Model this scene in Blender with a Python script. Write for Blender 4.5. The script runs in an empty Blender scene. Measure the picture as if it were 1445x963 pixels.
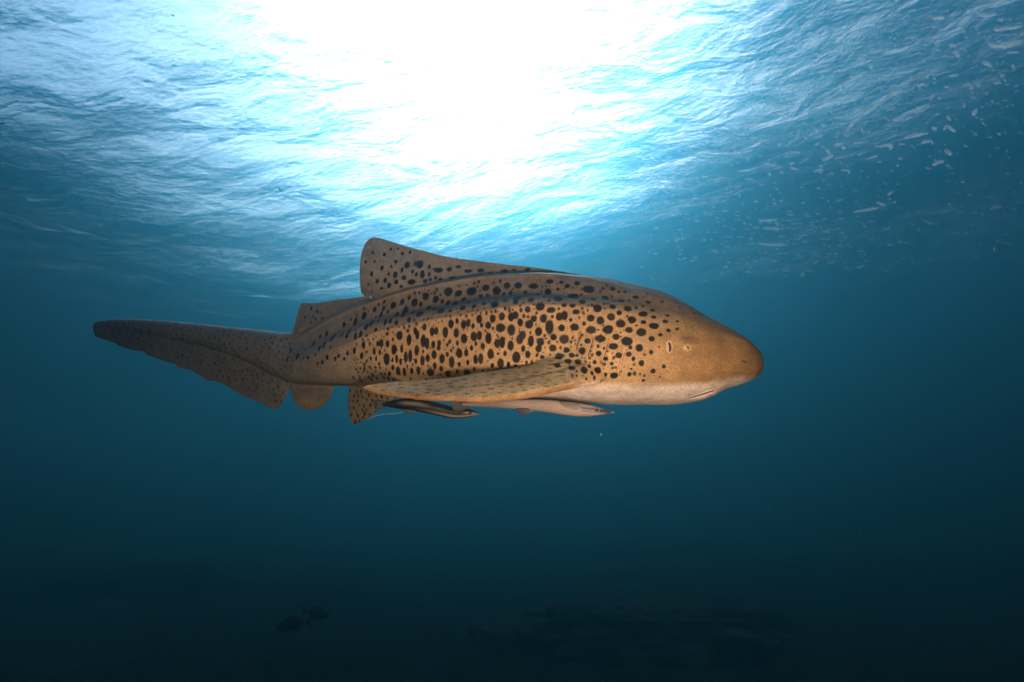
import bpy, bmesh, math, random
import numpy as np
from mathutils import Vector, Matrix
from mathutils.bvhtree import BVHTree
rad = math.radians
random.seed(7); rng = np.random.default_rng(7)
scene = bpy.context.scene
COL = scene.collection

# ------------------------------------------------------------------ camera
PITCH = rad(20.0); FPX = 722.0; CX, CY = 722.5, 481.5
cam_d = bpy.data.cameras.new('camera'); cam = bpy.data.objects.new('camera', cam_d); COL.objects.link(cam)
cam.location = (0, 0, 0); cam.rotation_euler = (rad(90) + PITCH, 0, 0)
cam_d.sensor_width = 36.0; cam_d.lens = 36.0 * FPX / 1445.0
cam_d.clip_start = 0.02; cam_d.clip_end = 2000.0
scene.camera = cam
F = np.array([0, math.cos(PITCH), math.sin(PITCH)]); U = np.array([0, -math.sin(PITCH), math.cos(PITCH)]); R = np.array([1.0, 0, 0])

def P(px, py, d):
    """photo pixel + distance along the optical axis -> world point"""
    px, py, d = np.asarray(px, float), np.asarray(py, float), np.asarray(d, float)
    return (F * d[..., None] + R * ((px - CX) / FPX * d)[..., None] + U * ((CY - py) / FPX * d)[..., None])

# ------------------------------------------------------------------ sky, sun, exposure
SUN_EL, SUN_AZ = rad(51.0), rad(-3.0)          # azimuth from +Y towards +X
world = bpy.data.worlds.new('World'); scene.world = world; world.use_nodes = True
nt = world.node_tree; nt.nodes.clear()
sky = nt.nodes.new('ShaderNodeTexSky'); sky.sky_type = 'NISHITA'; sky.sun_disc = False
sky.sun_elevation = SUN_EL; sky.sun_rotation = SUN_AZ
sky.air_density = 1.0; sky.dust_density = 5.5; sky.ozone_density = 1.0
bg = nt.nodes.new('ShaderNodeBackground'); bg.inputs['Strength'].default_value = 0.115
wo = nt.nodes.new('ShaderNodeOutputWorld')
nt.links.new(sky.outputs[0], bg.inputs[0]); nt.links.new(bg.outputs[0], wo.inputs[0])

sun_d = bpy.data.lights.new('sun', 'SUN'); sun_d.energy = 2.1; sun_d.angle = rad(0.6); sun_d.color = (1.0, 0.98, 0.95)
sun = bpy.data.objects.new('sun', sun_d); COL.objects.link(sun)
sd = Vector((math.sin(SUN_AZ) * math.cos(SUN_EL), math.cos(SUN_AZ) * math.cos(SUN_EL), math.sin(SUN_EL)))
sun.rotation_euler = sd.to_track_quat('Z', 'Y').to_euler(); sun.location = sd * 40

# the photographer's pair of flash heads: they light the shark's flank in the photograph
def strobe(name, loc, target, power, col):
    d = bpy.data.lights.new(name, 'SPOT'); d.energy = power; d.color = col; d.shadow_soft_size = 0.07
    d.spot_size = rad(110); d.spot_blend = 0.9
    o = bpy.data.objects.new(name, d); COL.objects.link(o); o.location = Vector(loc)
    o.rotation_euler = (Vector(target) - Vector(loc)).to_track_quat('-Z', 'Y').to_euler()
    return o
STROBE_COL = (1.0, 0.78, 0.57)
strobe('strobe', P(722 + 330, 710, 0.40), P(840, 525, 1.1), 16.0, STROBE_COL)
strobe('strobe', P(722 - 900, 620, 0.50), P(400, 500, 1.5), 6.6, STROBE_COL)

vs = scene.view_settings
vs.view_transform = 'Standard'; vs.look = 'None'; vs.exposure = 1.12; vs.gamma = 1.0; vs.use_curve_mapping = False
cy = scene.cycles
cy.max_bounces = 6; cy.volume_bounces = 1; cy.transparent_max_bounces = 12; cy.glossy_bounces = 3
cy.use_denoising = True; cy.sample_clamp_indirect = 4.0

# ------------------------------------------------------------------ helpers
def lin(c):
    return tuple(((v / 255.0) / 12.92 if v / 255.0 <= 0.04045 else ((v / 255.0 + 0.055) / 1.055) ** 2.4) for v in c)

def new_mat(name):
    m = bpy.data.materials.new(name); m.use_nodes = True; m.node_tree.nodes.clear()
    N = lambda t, **kw: _node(m.node_tree, t, kw)
    L = m.node_tree.links.new
    out = N('ShaderNodeOutputMaterial')
    return m, N, L, out

def _node(tree, t, kw):
    n = tree.nodes.new(t)
    for k, v in kw.items():
        if k.startswith('i_'):
            n.inputs[k[2:].replace('_', ' ')].default_value = v
        else:
            setattr(n, k, v)
    return n

def mesh_obj(name, verts, faces, mat, parent=None, smooth=True):
    me = bpy.data.meshes.new(name)
    me.from_pydata([tuple(v) for v in verts], [], [tuple(f) for f in faces])
    me.update()
    if smooth:
        me.polygons.foreach_set('use_smooth', np.ones(len(me.polygons), bool))
    o = bpy.data.objects.new(name, me); COL.objects.link(o)
    if mat: me.materials.append(mat)
    if parent: o.parent = parent
    return o

def tag(o, label=None, cat=None, group=None, kind=None):
    if label: o['label'] = label
    if cat: o['category'] = cat
    if group: o['group'] = group
    if kind: o['kind'] = kind
    return o

def empty(name, loc, label, cat, group=None):
    o = bpy.data.objects.new(name, None); COL.objects.link(o); o.location = Vector(loc); o.empty_display_size = 0.1
    return tag(o, label, cat, group)

def adopt(child, parent):
    """parent a mesh built in world coordinates under an Empty that is not at the origin"""
    child.parent = parent; child.matrix_parent_inverse = Matrix.Translation(-Vector(parent.location))
    return child

_TAB = {}
def vnoise(x, y, seed=0, oct=4, lac=2.0, gain=0.5):
    """value noise, numpy arrays in, roughly -1..1 out"""
    if seed not in _TAB: _TAB[seed] = np.random.default_rng(seed).random((256, 256)) * 2 - 1
    tab = _TAB[seed]
    tot = np.zeros_like(x, float); amp = 1.0; nrm = 0
    for _ in range(oct):
        xi, yi = np.floor(x).astype(int), np.floor(y).astype(int)
        fx, fy = x - xi, y - yi
        fx, fy = fx * fx * (3 - 2 * fx), fy * fy * (3 - 2 * fy)
        a = tab[xi % 256, yi % 256]; b = tab[(xi + 1) % 256, yi % 256]
        c = tab[xi % 256, (yi + 1) % 256]; d = tab[(xi + 1) % 256, (yi + 1) % 256]
        tot += amp * ((a * (1 - fx) + b * fx) * (1 - fy) + (c * (1 - fx) + d * fx) * fy)
        nrm += amp; amp *= gain; x = x * lac + 17.3; y = y * lac + 5.7
    return tot / nrm

# ------------------------------------------------------------------ water surface
SURF = 11.5; EXT = 190.0
def grid_coords(n, ext, power):
    t = np.linspace(-1, 1, n); return np.sign(t) * np.abs(t) ** power * ext
def wave_h(x, y):
    c, q = math.cos(0.35), math.sin(0.35)
    u, v = x * c + y * q, -x * q + y * c
    h = 0.80 * vnoise(u * 0.065 + 3, v * 0.095 + 1, 3, 2) + 0.20 * vnoise(u * 0.2, v * 0.3, 4, 2)
    return h + 0.035 * vnoise(u * 0.8, v * 1.2, 6, 2) + 3.4 * np.sin(x / 16.0 + 0.0)      # long swell
def sheet(name, n, ext, power, zfun, mat, cy_=0.0):
    g = grid_coords(n, ext, power); X, Y = np.meshgrid(g, g + cy_, indexing='ij')
    Z = zfun(X, Y)
    V = np.stack([X, Y, Z], -1).reshape(-1, 3)
    i = np.arange(n * n).reshape(n, n)
    Fc = np.stack([i[:-1, :-1], i[1:, :-1], i[1:, 1:], i[:-1, 1:]], -1).reshape(-1, 4)
    return mesh_obj(name, V, Fc, mat)

m, N, L, out = new_mat('water_surface')
geo = N('ShaderNodeNewGeometry')
mp = N('ShaderNodeMapping'); mp.inputs['Rotation'].default_value = (0, 0, rad(8)); mp.inputs['Scale'].default_value = (1.0, 1.7, 1.0)
L(geo.outputs['Position'], mp.inputs['Vector'])
n1 = N('ShaderNodeTexNoise', i_Scale=0.55, i_Detail=3.0, i_Roughness=0.5, i_Distortion=0.4)
L(mp.outputs[0], n1.inputs['Vector'])
facs = []
for k, (sc, off) in enumerate(((4.2, 0.0), (5.0, 31.0), (6.2, 57.0))):      # three sets of fine ripples share each patch of surface
    sh = N('ShaderNodeVectorMath', operation='ADD'); sh.inputs[1].default_value = (off, off * .7, 0); L(mp.outputs[0], sh.inputs[0])
    n2 = N('ShaderNodeTexNoise', i_Scale=sc, i_Detail=3.0, i_Roughness=0.55, i_Distortion=0.6); L(sh.outputs[0], n2.inputs['Vector'])
    ad = N('ShaderNodeMath', operation='MULTIPLY_ADD'); ad.inputs[1].default_value = 0.22
    L(n2.outputs[0], ad.inputs[0]); L(n1.outputs[0], ad.inputs[2])
    bp = N('ShaderNodeBump', i_Strength=1.0, i_Distance=0.19); L(ad.outputs[0], bp.inputs['Height'])
    fr = N('ShaderNodeFresnel', i_IOR=1.333); L(bp.outputs[0], fr.inputs['Normal']); facs.append(fr)
a1 = N('ShaderNodeMath', operation='ADD'); L(facs[0].outputs[0], a1.inputs[0]); L(facs[1].outputs[0], a1.inputs[1])
a2 = N('ShaderNodeMath', operation='ADD'); L(a1.outputs[0], a2.inputs[0]); L(facs[2].outputs[0], a2.inputs[1])
fr = N('ShaderNodeMath', operation='DIVIDE'); fr.inputs[1].default_value = 3.0; L(a2.outputs[0], fr.inputs[0])
tr = N('ShaderNodeBsdfTransparent'); tr.inputs[0].default_value = (1, 1, 1, 1)
gl = N('ShaderNodeBsdfGlossy', i_Roughness=0.2); L(bp.outputs[0], gl.inputs['Normal'])
mx = N('ShaderNodeMixShader'); L(fr.outputs[0], mx.inputs[0]); L(tr.outputs[0], mx.inputs[1]); L(gl.outputs[0], mx.inputs[2])
L(mx.outputs[0], out.inputs['Surface'])
MAT_SURF = m
water = sheet('water_surface', 640, EXT, 2.2, lambda x, y: SURF + wave_h(x, y), MAT_SURF)
_g = grid_coords(640, EXT, 2.2); _WX, _WY = np.meshgrid(_g, _g, indexing='ij'); _WZ = SURF + wave_h(_WX, _WY)
def surf_z(x, y):
    """height of the built sheet (bilinear over its grid)"""
    i = np.clip(np.searchsorted(_g, x) - 1, 0, 638); j = np.clip(np.searchsorted(_g, y) - 1, 0, 638)
    a = (x - _g[i]) / (_g[i + 1] - _g[i]); b = (y - _g[j]) / (_g[j + 1] - _g[j])
    return (_WZ[i, j] * (1 - a) + _WZ[i + 1, j] * a) * (1 - b) + (_WZ[i, j + 1] * (1 - a) + _WZ[i + 1, j + 1] * a) * b
tag(water, 'rippled underside of the sea surface with bright sky above', 'water', kind='structure')

# ------------------------------------------------------------------ seabed
m, N, L, out = new_mat('seabed')
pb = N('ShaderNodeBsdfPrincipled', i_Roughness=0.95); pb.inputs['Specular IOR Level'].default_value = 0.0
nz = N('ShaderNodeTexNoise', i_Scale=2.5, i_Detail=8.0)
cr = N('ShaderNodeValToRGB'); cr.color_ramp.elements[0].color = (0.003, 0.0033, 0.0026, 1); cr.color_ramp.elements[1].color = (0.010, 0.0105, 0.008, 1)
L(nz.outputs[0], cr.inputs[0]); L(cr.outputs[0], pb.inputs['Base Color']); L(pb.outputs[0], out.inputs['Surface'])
MAT_BED = m
def bed_h(x, y):
    r = np.hypot(x, y); rdg = lambda k, sd: 1 - 2 * np.abs(vnoise(x * k, y * k * 1.2, sd, 3))
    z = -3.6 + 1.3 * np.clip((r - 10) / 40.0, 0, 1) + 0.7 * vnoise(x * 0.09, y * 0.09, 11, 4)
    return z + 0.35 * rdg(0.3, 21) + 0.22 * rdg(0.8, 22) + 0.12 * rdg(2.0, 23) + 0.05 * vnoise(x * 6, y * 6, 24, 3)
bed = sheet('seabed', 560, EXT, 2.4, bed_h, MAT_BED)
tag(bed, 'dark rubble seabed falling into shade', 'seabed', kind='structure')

# ------------------------------------------------------------------ leopard-spotted shark
def curve(tab):
    """smooth interpolation through a table {x: y}"""
    xs = np.array(sorted(tab)); ys = np.array([tab[x] for x in xs], float)
    d = np.diff(ys) / np.diff(xs)
    mth = np.empty_like(ys); mth[1:-1] = (d[1:] + d[:-1]) / 2; mth[0] = d[0]; mth[-1] = d[-1]
    for i in range(1, len(ys) - 1):
        if d[i - 1] * d[i] <= 0: mth[i] = 0
    def f(x):
        x = np.clip(np.asarray(x, float), xs[0], xs[-1]); i = np.clip(np.searchsorted(xs, x, 'right') - 1, 0, len(xs) - 2)
        h = xs[i + 1] - xs[i]; t = (x - xs[i]) / h
        return ((2 * t**3 - 3 * t**2 + 1) * ys[i] + (t**3 - 2 * t**2 + t) * h * mth[i]
                + (-2 * t**3 + 3 * t**2) * ys[i + 1] + (t**3 - t**2) * h * mth[i + 1])
    return f

def catmull(pts, n, closed=False):
    pts = np.asarray(pts, float); k = len(pts); outp = []
    idx = lambda i: pts[i % k] if closed else pts[min(max(i, 0), k - 1)]
    for s in (range(k) if closed else range(k - 1)):
        p0, p1, p2, p3 = idx(s - 1), idx(s), idx(s + 1), idx(s + 2)
        for t in np.arange(n) / n:
            outp.append(0.5 * (2 * p1 + (p2 - p0) * t + (2 * p0 - 5 * p1 + 4 * p2 - p3) * t * t + (3 * p1 - p0 - 3 * p2 + p3) * t**3))
    if not closed: outp.append(pts[-1])
    return np.array(outp)

def resample(pts, n):
    pts = np.asarray(pts, float); s = np.r_[0, np.cumsum(np.linalg.norm(np.diff(pts, axis=0), axis=1))]
    t = np.linspace(0, s[-1], n)
    return np.stack([np.interp(t, s, pts[:, k]) for k in range(pts.shape[1])], -1)

SD = curve({1069: 1.215, 1000: 1.20, 900: 1.205, 800: 1.225, 700: 1.26, 600: 1.325, 500: 1.42, 415: 1.54, 330: 1.68, 230: 1.87, 133: 2.08})
YT = curve({1069: 512, 1066: 499, 1060: 491, 1050: 482, 1040: 473.5, 1020: 460, 1000: 448.5, 980: 436.5, 960: 424.5, 940: 414, 920: 407, 900: 402, 880: 397.5,
            850: 392, 820: 389, 780: 386, 729: 385, 690: 387, 654: 391, 620: 397, 567: 409, 517: 425, 480: 439, 455: 451, 430: 464, 412: 470, 364: 465.5, 303: 459.5, 242: 453.5, 181: 450.5, 150: 452, 138: 457})
YB = curve({1069: 513, 1067: 523, 1060: 532, 1045: 540.5, 1030: 546, 1015: 550.5, 1006: 555, 996: 561, 980: 566.5, 960: 570, 930: 571.5, 880: 571, 840: 570.5, 800: 569,
            760: 567, 700: 564, 640: 560, 580: 555, 540: 550, 494: 545, 470: 544, 440: 543, 415: 540, 390: 530, 350: 510, 300: 492, 250: 480, 200: 469, 160: 463, 138: 461})
SW = curve({1069: .004, 1067: .024, 1062: .044, 1050: .066, 1035: .084, 1010: .103, 980: .118, 940: .132, 900: .141, 850: .147, 800: .147, 740: .142, 680: .132, 620: .119, 560: .103,
            500: .084, 450: .067, 415: .054, 370: .040, 300: .029, 220: .019, 160: .011, 138: .005})
YR1 = curve({940: 417, 910: 411.5, 885: 406.5, 860: 400.5, 822: 393, 780: 389.5, 729: 389, 690: 391, 654: 395.5, 620: 402, 567: 414, 517: 430.5, 480: 445, 455: 457, 415: 478, 360: 474, 140: 458})
YR2 = curve({940: 455, 880: 440, 820: 433, 760: 431, 719: 434, 654: 445, 580: 458, 530: 470, 480: 490, 440: 503, 400: 508, 360: 490, 140: 460})
RW = curve({945: 0, 880: 0.2, 820: 0.6, 740: 1, 520: 1, 430: 0.9, 390: 0.0, 130: 0.0})     # how strongly the keels show

def spine_frame(x):
    X = lambda q: (q - CX) / FPX * SD(q)
    t = np.array([X(x + 3) - X(x - 3), SD(x + 3) - SD(x - 3)]); t /= np.linalg.norm(t)
    n = np.array([t[1], -t[0]])
    if n[1] > 0: n = -n
    return X(x), float(SD(x)), n

def section(x, m=12):
    X0, D0, n = spine_frame(x); w = float(SW(x)); yt, yb = float(YT(x)), float(YB(x)); H = yb - yt
    rw = float(np.clip(RW(x), 0, 1)); yc = yt + 0.60 * H
    ph = np.radians([0, 24, 40, 55, 90, 122, 148, 166])
    nn = np.sin(ph) ** 0.92 * w; yy = np.where(ph <= math.pi / 2, yc - (yc - yt) * np.cos(ph), yc - (yb - yc) * np.cos(ph))
    y1, y2 = float(YR1(x)), float(YR2(x))
    rn = np.array([0, .27, .50, .92, 1.0, .90, .64, .30]) * w
    valley_y = y1 + 0.60 * (y2 - y1)
    ry = np.array([yt, y1, valley_y, y2, yt + .66 * H, yt + .86 * H, yt + .955 * H, yt + .99 * H])
    nn = nn * (1 - rw) + rn * rw; yy = yy * (1 - rw) + ry * rw
    pts = []
    for a, y in zip(list(nn) + [0.0], list(yy) + [yb]):
        d = D0 + a * n[1]; pts.append((a, (CY - y) / FPX * d))
    pts = np.array(pts)
    near = pts; far = pts[1:-1][::-1] * np.array([-1, 1])
    c = catmull(np.vstack([near, far]), m, closed=True)
    return np.array([F * (D0 + a * n[1]) + R * (X0 + a * n[0]) + U * u for a, u in c])

def loft(rings):
    V = np.vstack(rings); k = len(rings[0]); fs = []
    for i in range(len(rings) - 1):
        for j in range(k):
            a, b = i * k + j, i * k + (j + 1) % k
            fs.append((a, b, b + k, a + k))
    fs.append(tuple(range(k))[::-1]); fs.append(tuple(range((len(rings) - 1) * k, len(rings) * k)))
    return V, fs

def blade(A, B, T, nv=60, nu=14, edge=0.0022, round_tip=True):
    """closed fin between two 3-D edges A and B (root -> tip); T = half thickness at root, tip"""
    A = resample(A, nv); B = resample(B, nv)
    u = np.linspace(0, 1, nu); mid = A[:, None] * (1 - u[None, :, None]) + B[:, None] * u[None, :, None]
    du = np.gradient(mid, axis=1); dv = np.gradient(mid, axis=0)
    nrm = np.cross(du, dv); ln = np.linalg.norm(nrm, axis=2, keepdims=True)
    ref = nrm.sum((0, 1)); ref /= np.linalg.norm(ref)
    nrm = np.where(ln > 1e-9, nrm / np.maximum(ln, 1e-9), ref)
    nrm = np.where((nrm * ref).sum(2, keepdims=True) < 0.2, ref, nrm)
    for _ in range(4):
        nrm[1:-1] = (nrm[:-2] + nrm[1:-1] * 2 + nrm[2:]) / 4
    prof = T(u[None, :], np.linspace(0, 1, nv)[:, None]) * np.ones((nv, nu))
    prof = np.maximum(prof, edge)[..., None]
    top = (mid + nrm * prof).reshape(-1, 3); bot = (mid - nrm * prof).reshape(-1, 3)
    n = nv * nu; i = np.arange(n).reshape(nv, nu); fs = []
    for a in range(nv - 1):
        for b in range(nu - 1):
            fs.append((i[a, b], i[a + 1, b], i[a + 1, b + 1], i[a, b + 1]))
            fs.append((n + i[a, b + 1], n + i[a + 1, b + 1], n + i[a + 1, b], n + i[a, b]))
    rim = list(i[0, :]) + list(i[1:, -1]) + list(i[-1, -2::-1]) + list(i[-2:0:-1, 0])
    for k in range(len(rim)):
        a, b = rim[k], rim[(k + 1) % len(rim)]
        fs.append((a, b, n + b, n + a))
    return np.vstack([top, bot]), fs

def edge3(tab, n=8):
    """[(px, py, depth)] -> smooth 3-D polyline"""
    t = catmull(np.array(tab, float), n); return P(t[:, 0], t[:, 1], t[:, 2])

parts = []
xs = np.r_[1068.6, 1068, 1067, 1065.5, 1063.5, 1061, 1058, 1054, 1049, np.arange(1044, 136, -5.0), 138]
parts.append(loft([section(x) for x in xs]))

def near_d(x, frac):     # depth on the near flank, frac of the half width out from the spine
    _, D0, n = spine_frame(x); return D0 + frac * float(SW(x)) * n[1]
sd_ = lambda x: float(SD(x))

# first dorsal fin
A = [(905, 403), (860, 394), (820, 387.5), (780, 381.5), (740, 376), (700, 371.5), (660, 366.5), (630, 362), (600, 355), (570, 346.5), (545, 339), (531, 336), (521, 338.5), (513.5, 348), (509.5, 364), (508, 384), (509, 402), (510, 413), (513, 416)]
B = [(905, 412), (850, 405), (780, 402), (729, 404), (654, 410), (600, 420), (567, 426), (548, 424), (535, 420), (524, 418)]
dorsal = lambda th: (lambda u, v: (0.0028 + th * u ** 1.5) * (0.35 + 0.65 * np.minimum(1, v * 6)))
parts.append(blade(edge3([(x, y, sd_(x)) for x, y in A]), edge3([(x, y, sd_(x)) for x, y in B]), dorsal(0.024), nv=110, nu=16))
# second dorsal fin
A = [(520, 418), (500, 421), (470, 424), (450, 427.5), (437, 428), (428, 428), (424, 431), (421, 440), (417, 456), (413.5, 467.5), (416, 468)]
B = [(525, 428), (490, 442), (460, 456), (445, 460), (434, 463), (426, 466)]
parts.append(blade(edge3([(x, y, sd_(x)) for x, y in A]), edge3([(x, y, sd_(x)) for x, y in B]), dorsal(0.013), nv=60, nu=12))
# anal fin
A = [(474, 538), (470, 550), (465, 562), (456, 573), (445, 578.5), (436, 579.5), (425, 576), (416, 567), (412, 556), (411, 547), (413, 536)]
B = [(470, 525), (455, 525), (440, 525), (428, 525), (420, 525)]
parts.append(blade(edge3([(x, y, sd_(x) - .01) for x, y in A]), edge3([(x, y, sd_(x)) for x, y in B]), dorsal(0.012), nv=50, nu=14))
# tail fin: ragged lower edge
A = [(421, 530), (414, 542), (409, 548), (404, 556), (397, 569), (390, 577), (384, 576.5), (373, 571), (345, 559), (327, 549), (315, 542), (301, 537.5), (292, 537), (287, 532), (275, 526.5), (272, 523), (252, 518.5), (248, 514),
     (230, 509), (208, 501), (204, 497), (187, 494), (168, 488.5), (164, 485), (150, 480), (136, 475), (132.5, 467), (132, 460), (135, 455.5), (144, 452.5)]
B = [(425, 500), (390, 495), (350, 487), (300, 476), (250, 467), (200, 460), (165, 456), (150, 454)]
parts.append(blade(edge3([(x, y, sd_(x)) for x, y in A]), edge3([(x, y, sd_(x)) for x, y in B]), lambda u, v: 0.0032 + 0.016 * u ** 1.3 * (1 - 0.75 * v), nv=150, nu=20))
# near pectoral fin: leading (lower) edge and trailing (upper) edge, swept back and hanging out from the flank
LE = [(862, 528, 1.095), (848, 538, 1.065), (826, 542, 1.04), (797, 548, 1.02), (767, 554.4, 1.005), (723, 562.5, .99), (678, 565.7, .985), (619, 564, .985), (574, 561, .99), (535, 556, 1.0), (518, 551.5, 1.005), (509, 547, 1.01)]
TE = [(806, 497, 1.112), (783, 501, 1.10), (765, 508, 1.095), (747, 516.5, 1.09), (723, 521.5, 1.085), (678, 527, 1.075), (648, 532.5, 1.068), (619, 537, 1.06), (574, 539, 1.04), (540, 541.5, 1.02), (520, 544, 1.012), (509, 547, 1.01)]
pec_t = lambda u, v: (0.0030 + 0.0125 * (1 - v) ** 1.2 * np.sqrt(np.clip(u * (1 - u) * 4, 0, 1)) + 0.0035 * (u < 0.4) * (1 - v))
parts.append(blade(edge3(LE), edge3(TE), pec_t, nv=120, nu=24))
# far pectoral fin: the same fin mirrored across the body's mid-plane
def mirror(tab):
    o = []
    for x, y, d in tab:
        p = P(x, y, d); X0, D0, n = spine_frame(min(x + 0, 1060))
        # reflect in the vertical plane through the spine at the root, keep it level so the belly hides it
        Xr, Dr, nr = spine_frame(820); q = np.array([p @ R - Xr, p @ F - Dr]); q = q - 2 * (q @ nr) * nr
        o.append(F * (Dr + q[1]) + R * (Xr + q[0]) + U * (p @ U + 0.02))
    return np.array(o)
parts.append(blade(catmull(mirror(LE), 8), catmull(mirror(TE), 8), pec_t, nv=90, nu=20))
# pelvic fins
def pelvic(off, lift):
    L1 = [(585, 548), (562, 561), (541, 574), (521, 589.5), (505, 598), (498, 597.5), (494, 588), (492, 570), (492.5, 552), (495, 543), (503, 537)]
    L2 = [(575, 533), (560, 528), (548, 526), (536, 527), (526, 530), (516, 533)]
    f = lambda x, y, e: (x, y + lift, near_d(x, off) - (0.02 if off > 0 else -0.02) * e)
    return blade(edge3([f(x, y, max(0, (y - 545) / 50)) for x, y in L1]), edge3([f(x, y, 0) for x, y in L2]), dorsal(0.011), nv=60, nu=14)
parts.append(pelvic(0.62, 0)); parts.append(pelvic(-0.55, -6))

allv, allf, o_ = [], [], 0
for v, f in parts:
    allv.append(v); allf += [tuple(int(k) + o_ for k in q) for q in f]; o_ += len(v)
raw = mesh_obj('shark_raw', np.vstack(allv), allf, None)
# one consistent outward skin for every shell before the union
bmr = bmesh.new(); bmr.from_mesh(raw.data); bmesh.ops.recalc_face_normals(bmr, faces=bmr.faces); bmr.to_mesh(raw.data); bmr.free()
rm = raw.modifiers.new('union', 'REMESH'); rm.mode = 'VOXEL'; rm.voxel_size = 0.0028; rm.adaptivity = 0.0
dg = bpy.context.evaluated_depsgraph_get()
body_me = bpy.data.meshes.new_from_object(raw.evaluated_get(dg))
bpy.data.objects.remove(raw)
def smooth_mesh(me, it, lam=0.5, mu=-0.52):
    nvt = len(me.vertices); co = np.empty(nvt * 3, np.float32); me.vertices.foreach_get('co', co); co = co.reshape(-1, 3).astype(float)
    ed = np.empty(len(me.edges) * 2, np.int32); me.edges.foreach_get('vertices', ed); ed = ed.reshape(-1, 2)
    deg = np.bincount(ed.ravel(), minlength=nvt).astype(float)[:, None]
    for k in range(it):
        for fct in (lam, mu):
            acc = np.stack([np.bincount(ed[:, 0], co[ed[:, 1], c], nvt) + np.bincount(ed[:, 1], co[ed[:, 0], c], nvt) for c in range(3)], -1)
            co += fct * (acc / np.maximum(deg, 1) - co)
    me.vertices.foreach_set('co', co.astype(np.float32).ravel()); me.update()
    return co
VCO = smooth_mesh(body_me, 14)
def in_px(co):
    d = co @ F; return CX + (co @ R) / d * FPX, CY - (co @ U) / d * FPX, d
GILLS = ([(816, 463), (818, 471), (815, 480), (812.5, 489), (814, 498)], [(836, 472), (835.5, 480), (832.5, 490), (829.5, 500), (830, 506)],
         [(858, 478), (856, 489), (852, 502), (848.5, 512), (849, 519)], [(881, 489), (879.5, 501), (875.5, 514), (872.5, 524), (873, 531)])
MOUTH = [(972, 562), (982, 559), (993, 556), (1003, 552.5), (1009, 551.5)]
def relief(co, nor):
    px, py, d = in_px(co); near = d < SD(np.clip(px, 134, 1069)); out_ = np.zeros(len(co))
    for g in GILLS:
        gx = curve({y: x for x, y in g})(py); y0, y1 = g[0][1], g[-1][1]
        wy = np.clip((py - y0 + 3) / 8, 0, 1) * np.clip((y1 + 3 - py) / 8, 0, 1)
        out_ += wy * (-.0075 * np.exp(-((px - gx - .8) / 2.0) ** 2) + .0036 * np.exp(-((px - gx + 4.5) / 4.5) ** 2))
    my = curve({x: y for x, y in MOUTH})(px); wx = np.clip((px - 968) / 10, 0, 1) * np.clip((1014 - px) / 6, 0, 1)
    out_ += wx * (-.0055 * np.exp(-((py - my) / 1.7) ** 2) + .002 * np.exp(-((py - my - 4.5) / 2.5) ** 2))
    out_ += .0045 * np.exp(-((px - 968) / 17) ** 2 - ((py - 481) / 5) ** 2) - .002 * np.exp(-((px - 972) / 14) ** 2 - ((py - 492) / 7) ** 2)
    for fy, h_, sg in ((YR1, .0042, 2.0), (YR2, .0036, 2.6)):       # keel crests
        out_ += np.clip(RW(np.clip(px, 131, 944)), 0, 1) * h_ * np.exp(-((py - fy(np.clip(px, 141, 939))) / sg) ** 2)
    out_ += .0018 * vnoise(px * .045, py * .06, 77, 3) * np.clip((px - 420) / 60, 0, 1)
    out_ -= .0022 * np.exp(-((px - 790 - (py - 500) * 1.0) / 3.5) ** 2 - ((py - 503) / 9) ** 2)
    return co + nor * (out_ * near)[:, None]
_no = np.empty(len(VCO) * 3, np.float32); body_me.vertices.foreach_get('normal', _no)
VCO = relief(VCO, _no.reshape(-1, 3).astype(float)); body_me.vertices.foreach_set('co', VCO.astype(np.float32).ravel()); body_me.update()
body_me.polygons.foreach_set('use_smooth', np.ones(len(body_me.polygons), bool))
body_me.name = 'body'
bvh = BVHTree.FromPolygons([tuple(v) for v in VCO], [tuple(p.vertices) for p in body_me.polygons])
def ray(px, py, back=False):
    d = P(px, py, 1.0); d = d / np.linalg.norm(d)
    if back:
        h = bvh.ray_cast(Vector(d * 4.0), Vector(-d))
    else:
        h = bvh.ray_cast(Vector((0, 0, 0)), Vector(d))
    return h[0], h[1]

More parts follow.
